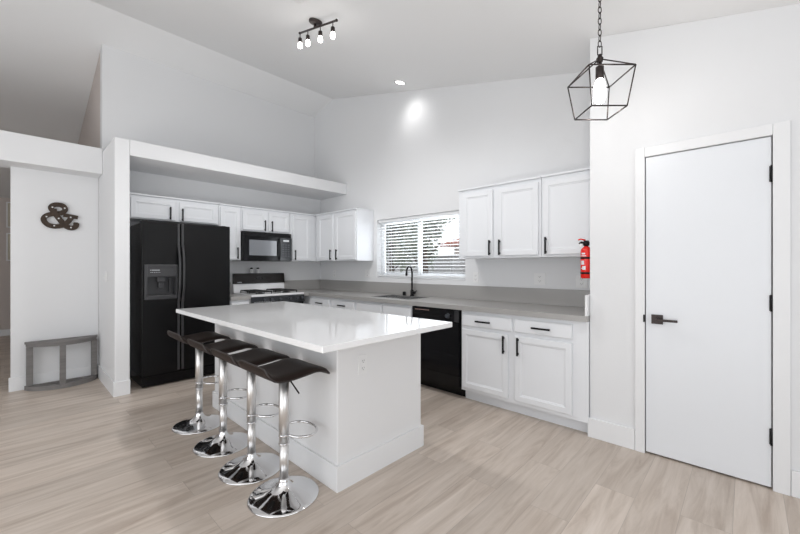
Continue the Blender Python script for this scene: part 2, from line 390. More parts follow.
def pull(side, pl, u, v, ln, vert, parent):
    bm = BM(); h = ln/2; r = .0075; w0, w1 = .0205, .046
    if vert:
        fbox(bm, side, pl, u-r, u+r, v-h, v+h, w1-.010, w1, .0015)
        for s in (-1, 1): fbox(bm, side, pl, u-r*.8, u+r*.8, v+s*(h-.018)-r, v+s*(h-.018)+r, w0, w1-.008)
    else:
        fbox(bm, side, pl, u-h, u+h, v-r, v+r, w1-.010, w1, .0015)
        for s in (-1, 1): fbox(bm, side, pl, u+s*(h-.018)-r, u+s*(h-.018)+r, v-r*.8, v+r*.8, w0, w1-.008)
    return obj('handle', bm, 'blackmatte', parent, label='black bar handle')
G_UP = 'white wall cabinets'; G_BASE = 'white base cabinets'
def wall_cab(name, side, u0, u1, v0, v1, doors, label, depth=.315, trim=True, back=.001):
    loc = fpt(side, 0, (u0+u1)/2, v0, depth/2)
    t = thing(name, label, 'cabinet', loc, G_UP)
    s = -1 if side == 'W' else 1
    bm = BM(); fbox(bm, side, 0, u0+.0008, u1-.0008, v0, v1, back, depth, .0015); obj('body', bm, 'cab', t)
    if trim:
        bm = BM(); fbox(bm, side, 0, u0+.0008, u1-.0008, v1+.0005, v1+.018, back, depth+.024, .003); obj('top_moulding', bm, 'cab', t)
    pl = s*-1*-depth if side == 'W' else depth
    for (a, b, c, d, hu, hv) in doors:
        o = panel_door(side, pl, a, b, c, d, t)
        if hu is not None: pull(side, pl, hu, hv, .15, True, o)
    return t
UB, UT = 1.372, 2.085
wall_cab('wall_cabinet', 'S', -2.767, -1.768, 1.822, UT, [(-2.696, -2.262, 1.835, 2.055, -2.318, 1.912), (-2.222, -1.795, 1.835, 2.055, -2.190, 1.905)], 'short white two-door cabinet above the black fridge')
wall_cab('wall_cabinet', 'S', -1.766, -1.482, UB, UT, [(-1.752, -1.498, UB+.015, 2.055, -1.535, 1.468)], 'tall narrow white wall cabinet between the fridge and the microwave')
wall_cab('wall_cabinet', 'S', -1.480, -.762, 1.772, UT, [(-1.462, -1.125, 1.79, 2.055, -1.155, 1.862), (-1.092, -.775, 1.79, 2.055, -1.050, 1.858)], 'short white two-door cabinet directly above the black microwave')
wall_cab('wall_cabinet', 'S', -.760, -.001, UB, UT, [(-.722, -.415, UB+.015, 2.055, -.682, 1.462)], 'white one-door wall cabinet right of the microwave')
wall_cab('wall_cabinet', 'W', .342, 1.335, UB, UT, [(.42, .795, UB+.015, 2.055, .755, 1.465), (.855, 1.315, UB+.015, 2.055, .900, 1.465)], 'white two-door wall cabinet left of the window')
wall_cab('wall_cabinet', 'W', 3.018, 3.905, UB, UT, [(3.080, 3.425, UB+.022, 2.05, 3.398, 1.474), (3.475, 3.882, UB+.022, 2.05, 3.506, 1.474)], 'white two-door wall cabinet right of the window')
wall_cab('wall_cabinet', 'W', 3.907, 4.384, UB, UT, [(3.928, 4.365, UB+.022, 2.05, 3.955, 1.474)], 'white one-door wall cabinet above the fire extinguisher')

def base_cab(label, side, u0, u1, depth, fronts, hollow=False, a0=.001):
    loc = fpt(side, 0, (u0+u1)/2, 0, depth/2)
    t = thing('base_cabinet', label, 'cabinet', loc, G_BASE)
    bm = BM(); 
    if hollow:
        fbox(bm, side, 0, u0+.0008, u1-.0008, .10, .70, a0, depth); fbox(bm, side, 0, u0+.0008, u1-.0008, .70, .868, depth-.02, depth)
        fbox(bm, side, 0, u0+.0008, u0+.018, .70, .868, a0, depth-.02); fbox(bm, side, 0, u1-.018, u1-.0008, .70, .868, a0, depth-.02)
    else: fbox(bm, side, 0, u0+.0008, u1-.0008, .10, .868, a0, depth, .0015)
    obj('body', bm, 'cab', t)
    bm = BM(); fbox(bm, side, 0, u0+.0008, u1-.0008, 0, .0995, a0, depth-.07, 0); obj('toe_kick', bm, 'cab', t)
    pl = -depth if side == 'W' else depth
    for k, a, b, c, d, hu, hv, vert in fronts:
        o = panel_door(side, pl, a, b, c, d, t) if k == 'door' else slab(side, pl, a, b, c, d, t, 'drawer' if k == 'drawer' else 'false_front')
        if hu is not None: pull(side, pl, hu, hv, .155, vert, o)
    return t
BD = .605
base_cab('white base cabinet with two drawers over two doors, right of the dishwasher', 'W', 3.245, 4.384, BD, [
    ('drawer', 3.262, 3.770, .722, .838, 3.495, .778, False), ('drawer', 3.793, 4.268, .722, .838, 4.03, .778, False),
    ('door', 3.262, 3.735, .135, .690, 3.700, .602, True), ('door', 3.800, 4.268, .135, .690, 3.832, .602, True)])
base_cab('white sink base cabinet with two blank fronts beside the dishwasher', 'W', 1.667, 2.618, BD, [
    ('false', 1.69, 2.143, .722, .838, None, 0, 0), ('false', 2.160, 2.605, .722, .838, None, 0, 0),
    ('door', 1.69, 2.143, .135, .690, 2.105, .602, True), ('door', 2.160, 2.605, .135, .690, 2.21, .602, True)], hollow=True)
base_cab('white base cabinet, its single drawer next to the blank sink fronts', 'W', 1.135, 1.665, BD, [
    ('drawer', 1.16, 1.645, .722, .838, 1.40, .778, False), ('door', 1.16, 1.645, .135, .690, 1.605, .602, True)])
base_cab('white corner base cabinet, its drawer nearest the stove', 'W', .004, 1.133, BD, [
    ('drawer', .64, 1.11, .722, .838, .89, .778, False), ('door', .64, 1.11, .135, .690, 1.07, .602, True)])
base_cab('narrow white base cabinet squeezed between the fridge and the stove', 'S', -1.745, -1.497, BD, [
    ('drawer', -1.735, -1.508, .722, .838, None, 0, 0), ('door', -1.735, -1.508, .135, .690, None, 0, 0)])

# worktops with backsplash
SX0, SX1, SY0, SY1 = 1.86, 2.46, -.50, -.16
wt = thing('worktop', 'grey worktop running under the window with matching backsplash', 'countertop', (2.2, -.32, .87))
bm = BM(); z0, z1 = .870, .914; yf = -.645
for a in ((.001, SX0, yf, -.001), (SX1, 4.384, yf, -.001), (SX0, SX1, yf, SY0), (SX0, SX1, SY1, -.001)): box(bm, a[0], a[1], a[2], a[3], z0, z1)
box(bm, .001, .645, -.722, yf, z0, z1)
obj('counter', bm, 'grey', wt)
bm = BM(); box(bm, .001, 4.384, -.020, -.001, .9145, 1.071, .002); box(bm, .001, .020, -.722, -.0205, .9145, 1.071, .002); obj('backsplash', bm, 'grey', wt)
bm = BM(); box(bm, 4.367, 4.385, -.640, -.021, .9145, 1.071, .002); obj('side_splash', bm, 'trim', wt, label='white side splash against the pantry')
wt = thing('worktop', 'short grey worktop between the fridge and the stove', 'countertop', (.32, -1.62, .87))
bm = BM(); box(bm, .001, .645, -1.747, -1.495, z0, z1, .002); obj('counter', bm, 'grey', wt)
bm = BM(); box(bm, .001, .020, -1.747, -1.495, .9145, 1.071, .002); obj('backsplash', bm, 'grey', wt)
# sink
sk = thing('sink', 'stainless double-bowl sink set in the grey worktop', 'sink', ((SX0+SX1)/2, (SY0+SY1)/2, .914))
bm = BM()
mid = (SX0+SX1)/2
box(bm, SX0+.001, SX1-.001, SY0+.001, SY1-.001, .72, .723)
for a in ((SX0+.001, SX0+.006, SY0+.001, SY1-.001), (SX1-.006, SX1-.001, SY0+.001, SY1-.001), (SX0+.006, SX1-.006, SY0+.001, SY0+.006), (SX0+.006, SX1-.006, SY1-.006, SY1-.001), (mid-.012, mid+.012, SY0+.006, SY1-.006)):
    box(bm, a[0], a[1], a[2], a[3], .723, .912)
obj('basin', bm, 'steel', sk)
bm = BM()
for a in ((SX0-.015, SX0+.008, SY0-.015, SY1+.015), (SX1-.008, SX1+.015, SY0-.015, SY1+.015), (SX0+.008, SX1-.008, SY0-.015, SY0+.008), (SX0+.008, SX1-.008, SY1-.008, SY1+.015), (mid-.014, mid+.014, SY0+.008, SY1-.008)):
    box(bm, a[0], a[1], a[2], a[3], .9145, .9175)
obj('rim', bm, 'steel', sk)
for x in ((SX0+mid)/2, (mid+SX1)/2):
    bm = BM(); lathe(bm, [(.001, .7235), (.03, .7235), (.035, .727), (.04, .7235)], (x, -.33, 0)); obj('drain', bm, 'chrome', sk)
# faucet
fx, fy = 2.145, -.085
fa = thing('faucet', 'black gooseneck faucet behind the sink', 'faucet', (fx, fy, .9145))
bm = BM(); lathe(bm, [(.027, .9148), (.027, .925), (.022, .932), (.021, .985), (.0135, .992)], (fx, fy, 0)); obj('base', bm, 'blackmatte', fa)
dv = Vector((.20, -.98, 0)).normalized()
pts = [(fx, fy, .99), (fx, fy, 1.20)]
for k in range(11):
    a = PI*k/10; p = Vector((fx, fy, 1.215))+dv*(.068-.068*math.cos(a)); p.z = 1.215+.074*math.sin(a); pts.append(tuple(p))
p = Vector((fx, fy, 0))+dv*.138; pts += [(p.x, p.y, 1.208)]
bm = BM(); tube(bm, pts, .0115, 14); obj('spout', bm, 'blackmatte', fa)
bm = BM(); cyl(bm, (p.x, p.y, 1.207), (p.x, p.y, 1.172), .0135); obj('spray_tip', bm, 'blackmatte', fa)
bm = BM(); cyl(bm, (fx+.0, fy, .958), (fx+.055, fy-.01, .958), .018); cyl(bm, (fx+.05, fy-.01, .958), (fx+.105, fy-.03, .985), .006); obj('lever', bm, 'blackmatte', fa)
bm = BM(); lathe(bm, [(.022, .9148), (.022, .955), (.018, .962), (.001, .962)], (2.0, -.075, 0))
tag(obj('air_gap_cap', bm, 'blackmatte'), 'small black round cap on the worktop left of the faucet', 'sink fitting')

# ------------------------------------------------------------------ appliances
def fridge():
    Y0, Y1, xb, xf, H = -2.662, -1.760, .55, .655, 1.775
    t = thing('refrigerator', 'black side-by-side refrigerator with ice dispenser', 'refrigerator', (.33, (Y0+Y1)/2, 0))
    bm = BM(); box(bm, .03, xb, Y0+.005, Y1-.005, .02, H-.02, .006); obj('body', bm, 'black', t)
    ys = -2.300
    # left (freezer) door with the dispenser recess
    dy0, dy1, dz0, dz1 = -2.640, -2.330, .935, 1.310
    iy0, iy1, iz0, iz1 = -2.612, -2.348, .975, 1.180
    bm = BM()
    box(bm, xb+.006, xf, Y0, dy0, .13, H, .006); box(bm, xb+.006, xf, dy1, ys-.004, .13, H, .006)
    box(bm, xb+.006, xf, dy0-.008, dy1+.008, .13, dz0, .0); box(bm, xb+.006, xf, dy0-.008, dy1+.008, dz1, H, .0)
    ld = obj('freezer_door', bm, 'black', t)
    bm = BM()
    box(bm, xb+.02, xf+.006, dy0+.001, iy0, dz0+.001, dz1-.001, .003); box(bm, xb+.02, xf+.006, iy1, dy1-.001, dz0+.001, dz1-.001, .003)
    box(bm, xb+.02, xf+.006, iy0, iy1, dz0+.001, iz0, .002); box(bm, xb+.02, xf+.006, iy0, iy1, dz1-.03, dz1-.001, .002)
    box(bm, xb+.02, xf+.002, iy0, iy1, iz1, dz1-.031)
    box(bm, xb+.008, xb+.019, dy0+.001, dy1-.001, dz0+.001, dz1-.001)
    dp = obj('dispenser', bm, 'fridgestrip', ld, label='charcoal ice and water dispenser')
    bm = BM(); box(bm, xb+.02, xf-.01, -2.52, -2.44, iz1-.06, iz1-.001, .006); box(bm, xb+.03, xf-.02, -2.505, -2.455, iz1-.13, iz1-.061, .004)
    box(bm, xb+.02, xf-.03, -2.40, -2.385, iz0+.03, iz1-.02, .003); box(bm, xb+.02, xf+.004, iy0+.004, iy1-.004, iz0, iz0+.008)
    obj('dispenser_paddle', bm, 'darkgrey', t)
    bm = BM(); box(bm, xf+.0022, xf+.003, -2.585, -2.578, 1.246, 1.253); box(bm, xf+.0022, xf+.003, -2.573, -2.500, 1.247, 1.252)
    for k in range(6): box(bm, xf+.0022, xf+.003, -2.585+k*.016, -2.575+k*.016, 1.224, 1.227)
    obj('brand_mark', bm, 'print', t, label='small white lettering strip')
    bm = BM(); box(bm, xb+.006, xf, ys+.004, Y1, .13, H, .006); rd = obj('fridge_door', bm, 'black', t)
    # full-height edge strips and bowed handles either side of the split
    for s, yc, d in ((-1, ys-.020, ld), (1, ys+.020, rd)):
        bm = BM(); box(bm, xf+.0005, xf+.012, yc-.011, yc+.011, .145, .930, .003); obj('edge_strip', bm, 'fridgestrip', t, label='grey vertical trim strip')
        bm = BM(); box(bm, xf+.0005, xf+.012, yc-.011, yc+.011, 1.50, H-.01, .003)
        obj('edge_strip', bm, 'fridgestrip', t, label='grey vertical trim strip')
        pts = spline([(xf+.013, yc, .90), (xf+.026, yc, .97), (xf+.050, yc, 1.06), (xf+.058, yc, 1.21), (xf+.050, yc, 1.37), (xf+.026, yc, 1.46), (xf+.013, yc, 1.53)], 6)
        bm = BM(); tube(bm, pts, .0125, 10); obj('handle', bm, 'darkgrey', t, label='bowed charcoal handle')
    bm = BM(); box(bm, .08, xf-.012, Y0+.004, Y1-.004, .015, .122, .006)
    for k in range(5): box(bm, xf-.012, xf-.008, Y0+.05, Y1-.05, .035+k*.014, .042+k*.014)
    obj('kick_grille', bm, 'blackgloss', t)
    for yy in (Y0+.045, Y1-.045):
        bm = BM(); box(bm, xb-.03, xb+.03, yy-.03, yy+.03, H-.018, H+.012, .008); obj('hinge_cover', bm, 'black', t)
        bm = BM(); cyl(bm, (xb, yy, 0), (xb, yy, .0215), .018, n=16); obj('foot', bm, 'darkgrey', t)
fridge()

def microwave():
    Y0, Y1, Z0, Z1, xf = -1.475, -.768, 1.366, 1.768, .375
    t = thing('microwave', 'black over-the-range microwave mounted above the stove', 'microwave', (.2, -1.1, Z0))
    bm = BM(); box(bm, .002, xf, Y0+.002, Y1-.002, Z0, Z1-.002, .003); obj('body', bm, 'black', t)
    bm = BM(); 
    for k in range(4): box(bm, xf+.0005, xf+.012, Y0+.004, Y1-.004, Z1-.018-.014*k, Z1-.008-.014*k)
    obj('vent_grille', bm, 'blackmatte', t)
    yd = -.958; a, b, c, d = -1.405, -1.008, Z0+.075, Z1-.115
    bm = BM(); x0, x1 = xf+.0005, xf+.026; z0, z1 = Z0+.004, Z1-.066
    box(bm, x0, x1, Y0+.004, a, z0, z1, .003); box(bm, x0, x1, b, yd, z0, z1, .003); box(bm, x0, x1, a, b, z0, c); box(bm, x0, x1, a, b, d, z1)
    dr = obj('microwave_door', bm, 'blackgloss', t)
    bm = BM(); box(bm, x0, x1-.004, a+.0005, b-.0005, c+.0005, d-.0005); obj('door_window', bm, 'mwglass', dr)
    bm = BM(); tube(bm, spline([(x1+.0005, yd-.018, z0+.02), (x1+.026, yd-.018, z0+.06), (x1+.03, yd-.018, (z0+z1)/2), (x1+.026, yd-.018, z1-.05), (x1+.0005, yd-.018, z1-.015)], 5), .009, 10); obj('handle', bm, 'blackgloss', dr)
    bm = BM(); box(bm, x0, x1-.002, yd+.002, Y1-.004, z0, z1, .003); pn = obj('control_panel', bm, 'panel', t)
    bm = BM(); box(bm, x1-.0018, x1-.0008, yd+.05, Y1-.05, z1-.055, z1-.028); obj('display', bm, 'print', pn)
    bm = BM()
    for r in range(6):
        for k in range(3):
            yy = yd+.035+k*.042; zz = z1-.092-r*.032; box(bm, x1-.0018, x1, yy, yy+.030, zz-.018, zz, .001)
    obj('keypad', bm, 'panelgrey', pn)
microwave()

def stove():
    Y0, Y1 = -1.490, -.727
    t = thing('gas_stove', 'white gas stove with a dark backguard and black front controls', 'stove', (.33, (Y0+Y1)/2, 0))
    bm = BM(); box(bm, .022, .615, Y0, Y1, .04, .895, .003); obj('body', bm, 'stovewhite', t)
    bm = BM(); box(bm, .10, .56, Y0+.01, Y1-.01, 0, .0395); obj('plinth', bm, 'castiron', t)
    bm = BM(); box(bm, .10, .655, Y0-.002, Y1+.002, .8955, .925, .006); obj('cooktop', bm, 'stovewhite', t)
    bm = BM(); prism(bm, [(.022, .926), (.105, .926), (.092, 1.045), (.022, 1.045)], 'Y', Y0, Y1)
    obj('backguard_base', bm, 'stovewhite', t, label='white lower backguard')
    bm = BM(); prism(bm, [(.022, 1.0455), (.108, 1.0455), (.080, 1.192), (.022, 1.192)], 'Y', Y0+.014, Y1+.008)
    bg_ = obj('backguard', bm, 'stovebrown', t, bev=.003)
    bm = BM()
    for k in range(-2, 3): box(bm, .090, .0975, -1.108+k*.04-.012, -1.108+k*.04+.012, 1.112, 1.126)
    cyl(bm, (.085, -1.15, 1.12), (.105, -1.15, 1.122), .016, n=16); cyl(bm, (.085, -1.06, 1.12), (.105, -1.06, 1.122), .016, n=16)
    obj('timer_controls', bm, 'castiron', bg_)
    bm = BM(); box(bm, .095, .1052, -1.44, -1.38, 1.066, 1.071); obj('badge', bm, 'print', bg_)
    # control panel slopes at the front
    bm = BM(); prism(bm, [(.616, .800), (.672, .800), (.662, .8945), (.616, .8945)], 'Y', Y0, Y1); cp = obj('control_panel', bm, 'panel', t, bev=.003)
    for yy in (-1.33, -1.22, -1.10, -.955, -.845, -.775):
        bm = BM(); cyl(bm, (.663, yy, .850), (.695, yy, .853), .020, .016, n=20); box(bm, .694, .700, yy-.003, yy+.003, .838, .868, .001); obj('knob', bm, 'panelgrey', cp)
    bm = BM()
    for k in range(9): box(bm, .6665, .6705, Y0+.03+k*.032, Y0+.044+k*.032, .826, .832)
    obj('printed_marks', bm, 'print', cp)
    bm = BM(); box(bm, .616, .650, Y0+.003, Y1-.003, .24, .795, .004); od = obj('oven_door', bm, 'blackgloss', t)
    bm = BM(); cyl(bm, (.685, Y0+.06, .74), (.685, Y1-.06, .74), .011); 
    for yy in (Y0+.09, Y1-.09): cyl(bm, (.6505, yy, .74), (.685, yy, .74), .008)
    obj('handle', bm, 'blackmatte', od)
    bm = BM(); box(bm, .616, .645, Y0+.003, Y1-.003, .05, .235, .004); obj('drawer', bm, 'stovewhite', t)
    for x in (.24, .50):
        for yy in (-1.30, -.92):
            bm = BM(); lathe(bm, [(.055, .9255), (.05, .932), (.03, .934), (.028, .944), (.001, .944)], (x, yy, 0), n=24); obj('burner', bm, 'castiron', t)
            bm = BM(); s = .105
            for (ax, ay, bx, by) in ((-s, -s, s, -s), (s, -s, s, s), (s, s, -s, s), (-s, s, -s, -s), (-s, 0, -.02, 0), (s, 0, .02, 0), (0, -s, 0, -.02), (0, s, 0, .02)):
                tube(bm, [(x+ax, yy+ay, .956), (x+bx, yy+by, .956)], .0085, 6)
            for ax in (-s, s):
                for ay in (-s, s): cyl(bm, (x+ax, yy+ay, .9255), (x+ax, yy+ay, .956), .006, n=8)
            obj('grate', bm, 'castiron', t)
stove()
for i, yy in enumerate((-1.215, -1.120)):
    lab = ['small pale shaker with dark lid on the stove backguard, left one', 'small pale shaker with dark lid on the stove backguard, right one'][i]
    t = thing('shaker', lab, 'shaker', (.052, yy, 1.1925), 'shakers on the stove backguard')
    bm = BM(); lathe(bm, [(.020, 1.1925), (.021, 1.20), (.021, 1.245), (.017, 1.254)], (.052, yy, 0), n=20); obj('jar', bm, 'white', t)
    bm = BM(); lathe(bm, [(.018, 1.2545), (.019, 1.257), (.019, 1.272), (.001, 1.276)], (.052, yy, 0), n=20); obj('lid', bm, 'blackmatte', t)

def dishwasher():
    X0, X1, yf = 2.622, 3.230, -.598
    t = thing('dishwasher', 'black dishwasher under the grey worktop', 'dishwasher', (2.96, -.3, 0))
    bm = BM(); box(bm, X0, X1, yf, -.03, .10, .865, .002); obj('body', bm, 'black', t)
    bm = BM(); box(bm, X0+.002, X1-.002, yf-.030, yf-.001, .225, .738, .004); obj('dishwasher_door', bm, 'blackgloss', t)
    bm = BM(); box(bm, X0+.002, X1-.002, yf-.026, yf-.001, .742, .863, .004); cp = obj('control_panel', bm, 'blackgloss', t)
    bm = BM(); box(bm, X0+.03, X1-.10, yf-.034, yf-.0265, .795, .808, .003); obj('handle', bm, 'blackgloss', cp)
    bm = BM()
    for k in range(7): box(bm, X0+.045+k*.028, X0+.066+k*.028, yf-.0275, yf-.0262, .832, .840)
    obj('printed_marks', bm, 'printred', cp, label='faint reddish lettering')
    bm = BM(); cyl(bm, (X1-.13, yf-.0262, .80), (X1-.13, yf-.052, .80), .026, .022); box(bm, X1-.133, X1-.127, yf-.056, yf-.0515, .780, .820, .001); obj('dial', bm, 'panelgrey', cp)
    bm = BM(); box(bm, X1-.055, X1-.004, yf-.0275, yf-.0262, .745, .86); obj('side_strip', bm, 'darkgrey', cp)
    bm = BM(); box(bm, X0+.002, X1-.002, yf-.022, yf-.001, .105, .221, .003); obj('lower_panel', bm, 'black', t)
    bm = BM(); box(bm, X0+.002, X1-.002, -.515, -.04, .0, .0995); obj('toe_kick', bm, 'black', t)
dishwasher()

# ------------------------------------------------------------------ island
isl = thing('kitchen_island', 'white kitchen island with pale quartz top', 'kitchen island', (2.65, -1.95, 0))
IX0, IX1, IY0, IY1 = 1.700, 3.548, -2.315, -1.574
bm = BM(); box(bm, IX0, IX1, IY0, IY1, 0, .8805, .006, 2); obj('body', bm, 'island', isl)
bm = BM()
b = .015
box(bm, IX0-b, IX1+b, IY0-b, IY0-.0005, 0, BH, .003); box(bm, IX0-b, IX1+b, IY1+.0005, IY1+b, 0, BH, .003)
box(bm, IX1+.0005, IX1+b, IY0-.0004, IY1+.0004, 0, BH, 0); box(bm, IX0-b, IX0-.0005, IY0-.0004, IY1+.0004, 0, BH, 0)
obj('baseboard', bm, 'trim', isl)
bm = BM(); box(bm, 1.609, 3.821, -2.605, -1.571, .881, .914, .0035); obj('countertop', bm, 'quartz', isl)
def outlet(name, label, face, c, wd=.072, ht=.115, holes=2, parent=None):
    # face: 'X+' wall facing +x, 'Y-' wall facing -y ; returns thing with sockets as a child
    def fb(bm, u0, u1, v0, v1, w0, w1, bev=0):
        if face == 'X+': box(bm, c[0]+w0, c[0]+w1, c[1]+u0, c[1]+u1, c[2]+v0, c[2]+v1, bev)
        else: box(bm, c[0]+u0, c[0]+u1, c[1]-w1, c[1]-w0, c[2]+v0, c[2]+v1, bev)
    bm = BM(); fb(bm, -wd/2, wd/2, -ht/2, ht/2, .0005, .006, .0015)
    o = obj(name, bm, 'white', parent)
    if not parent: tag(o, label, 'outlet' if name == 'wall_outlet' else 'switch')
    if name == 'light_switch':
        bm = BM(); fb(bm, -.008, .008, -.012, .012, .0062, .014, .001); obj('toggle', bm, 'white', o)
        return o
    for s in (-1, 1):
        bm = BM(); fb(bm, -.017, .017, s*.022-.015, s*.022+.015, .0062, .0085, .002); obj('socket', bm, 'white', o) if not parent else None
        if parent:
            bm2 = bm; obj('socket', bm2, 'white', o)
    bm = BM()
    bm.free()
    for s in (-1, 1):
        bm = BM()
        for q in (-1, 1): fb(bm, q*.007-.0012, q*.007+.0012, s*.022-.002, s*.022+.007, .0086, .0092)
        fb(bm, -.0025, .0025, s*.022-.010, s*.022-.006, .0086, .0092)
        obj('slots', bm, 'darkgrey', o)
    return o
outlet('outlet_plate', None, 'X+', (IX1, -2.128, .690), parent=isl)
outlet('wall_outlet', 'white wall outlet left of the window, nearest the corner', 'Y-', (.40, 0, 1.175))
outlet('wall_outlet', 'white double-width wall outlet just left of the window', 'Y-', (1.20, 0, 1.185), wd=.115)
outlet('wall_outlet', 'white wall outlet just right of the window', 'Y-', (3.033, 0, 1.165))
outlet('wall_outlet', 'white double-width wall outlet under the right wall cabinets', 'Y-', (3.762, 0, 1.165), wd=.115)
outlet('wall_outlet', 'white wall outlet directly below the fire extinguisher', 'Y-', (4.15, 0, 1.150), wd=.10)
outlet('light_switch', 'white light switch on the wing wall left of the fridge', 'Y-', (.24, -2.897, 1.178))

# ------------------------------------------------------------------ bar stools
def stool(label):
    X, Y = 0, 0
    t = thing('bar_stool', label, 'bar stool', (0, 0, 0), 'adjustable bar stools at the island')
    bm = BM(); lathe(bm, [(.188, 0), (.192, .003), (.190, .008), (.180, .013), (.15, .021), (.11, .031), (.075, .043), (.05, .056), (.036, .072), (.0275, .090), (.0275, .104)], n=64); obj('base', bm, 'chrome', t)
    bm = BM(); cyl(bm, (0, 0, .1045), (0, 0, .295), .0245, n=32); obj('lower_pole', bm, 'brushed', t)
    bm = BM(); cyl(bm, (0, 0, .2955), (0, 0, .662), .028, n=32); obj('upper_pole', bm, 'brushed', t)
    bm = BM(); lathe(bm, [(.0285, .292), (.0296, .293), (.0296, .299), (.0285, .300)], n=32); obj('collar', bm, 'chrome', t)
    # foot ring, D shaped, reaching toward the island
    pts = []
    for x, y in ((-.030, .015), (-.075, .030), (-.108, .065), (-.115, .110), (-.09, .155), (-.045, .180), (0, .186), (.045, .180), (.09, .155), (.115, .110), (.108, .065), (.075, .030), (.030, .015)): pts.append((x, y, .343))
    bm = BM(); tube(bm, spline(pts, 5), .0075, 10); lathe(bm, [(.0281, .338), (.0290, .339), (.0290, .347), (.0281, .348)], n=32); fr = obj('footrest', bm, 'chrome', t)
    bm = BM(); lathe(bm, [(.03, .6625), (.035, .667), (.05, .677), (.085, .685), (.085, .690)], n=24); obj('seat_mount', bm, 'blackmatte', t)
    bm = BM(); tube(bm, [(.028, .0, .672), (.034, .012, .660), (.068, .055, .575)], .0042, 8); obj('lever', bm, 'blackmatte', t)
    # seat: (y, z of underside), back lip at -y, waterfall front at +y
    prof = spline([(-.186, .768, 0), (-.181, .742, 0), (-.163, .716, 0), (-.135, .700, 0), (-.09, .693, 0), (-.03, .694, 0), (.04, .701, 0), (.095, .706, 0), (.145, .697, 0), (.177, .683, 0), (.196, .670, 0)], 5)
    n = len(prof); W = .176; L = []
    acc = [0]
    for i in range(1, n): acc.append(acc[-1]+(prof[i]-prof[i-1]).length)
    tot = acc[-1]
    def half(s):
        d = min(s, tot-s); r = .055 if s < tot/2 else .035
        return W if d >= r else W-r+math.sqrt(max(0, r*r-(r-d)**2))
    bm = BM(); top, bot = [], []; K = 12
    for i, p in enumerate(prof):
        a = prof[max(0, i-1)]; c = prof[min(n-1, i+1)]; tg = (c-a).normalized(); nm = Vector((-tg.y, tg.x, 0))
        hw = half(acc[i]); edge = min(1, min(acc[i], tot-acc[i])/.03)
        rt, rb = [], []
        for k in range(K+1):
            u = -1+2*k/K; x = u*hw; ef = (1-abs(u)**8)*(.35+.65*edge)
            th = .008+.020*ef; sag = -.010*(1-u*u)*(.5 if acc[i] < .1 else 1)
            q = p+nm*(th)+nm*sag*.6; r_ = p+nm*sag*.4
            rt.append(bm.verts.new((x, q.x, q.y))); rb.append(bm.verts.new((x, r_.x, r_.y)))
        top.append(rt); bot.append(rb)
    for i in range(n-1):
        for k in range(K):
            f = bm.faces.new((top[i][k], top[i][k+1], top[i+1][k+1], top[i+1][k])); f.smooth = True
            f = bm.faces.new((bot[i][k], bot[i+1][k], bot[i+1][k+1], bot[i][k+1])); f.smooth = True
    for k in (0, K):
        for i in range(n-1): bm.faces.new((top[i][k], top[i+1][k], bot[i+1][k], bot[i][k]))
    for i in (0, n-1):
        for k in range(K): bm.faces.new((top[i][k], top[i][k+1], bot[i][k+1], bot[i][k]))
    st = obj('seat', bm, 'leather', t)
    # welt running round the rim of the seat
    rim = [(half(acc[i]), prof[i]) for i in range(n)]
    path = [(-h-.001, p.x, p.y+.004) for h, p in rim]+[(h+.001, p.x, p.y+.004) for h, p in rim[::-1]]
    bm = BM(); tube(bm, path, .0045, 6, closed=True); obj('piping', bm, 'leatheredge', st)
    return t
SY = -2.545
names = ['brown and chrome bar stool nearest the camera, at the open corner of the island', 'brown and chrome bar stool just behind the nearest one', 'brown and chrome bar stool second from the fridge end', 'brown and chrome bar stool at the end nearest the fridge']
s0 = stool(names[0]); s0.location = (3.362, SY, 0)
for lab, x in zip(names[1:], (2.955, 2.500, 2.008)): dup(s0, (x, SY, 0), lab)

# ------------------------------------------------------------------ fire extinguisher on the pantry side wall
ex, ey = 4.346, -.535
t = thing('fire_extinguisher', 'small red fire extinguisher with black head on the pantry side wall', 'fire extinguisher', (ex, ey, 1.20))
bm = BM(); lathe(bm, [(.001, 1.195), (.034, 1.195), (.040, 1.203), (.040, 1.405), (.035, 1.425), (.018, 1.440), (.014, 1.445)], (ex, ey, 0), n=32); bd = obj('cylinder_body', bm, 'red', t)
for z in (1.345, 1.228):
    bm = BM(); lathe(bm, [(.0402, z), (.0414, z+.001), (.0414, z+.015), (.0402, z+.016)], (ex, ey, 0), n=32); obj('strap', bm, 'blackmatte', bd)
for k, (a0, a1, z0_, z1_) in enumerate(((-100, -60, 1.380, 1.392), (-110, -50, 1.366, 1.372), (-105, -70, 1.300, 1.332), (-90, -55, 1.262, 1.290), (-110, -80, 1.270, 1.276))):
    bm = BM()
    for j in range(5):
        aa = math.radians(a0+(a1-a0)*j/5-25); ab = math.radians(a0+(a1-a0)*(j+1)/5-25); r = .0408
        v = [bm.verts.new((ex+r*math.cos(q), ey+r*math.sin(q), zz)) for q, zz in ((aa, z0_), (ab, z0_), (ab, z1_), (aa, z1_))]; bm.faces.new(v)
    obj('label_print', bm, 'print', bd, label='pale printed marking')
bm = BM(); lathe(bm, [(.014, 1.4455), (.022, 1.450), (.024, 1.475), (.016, 1.487), (.001, 1.488)], (ex, ey, 0), n=20)
tube(bm, [(ex, ey, 1.468), (ex-.030, ey-.012, 1.474), (ex-.046, ey-.018, 1.462)], .009, 8); obj('valve_head', bm, 'blackmatte', t)
bm = BM(); cyl(bm, (ex-.028, ey-.028, 1.452), (ex-.031, ey-.036, 1.452), .012, n=16); obj('gauge', bm, 'white', t, label='round white gauge')
bm = BM(); tube(bm, [(ex-.004, ey-.002, 1.490), (ex-.035, ey-.014, 1.500), (ex-.052, ey-.02, 1.494)], .006, 8); obj('trigger', bm, 'red', t, label='red squeeze lever')

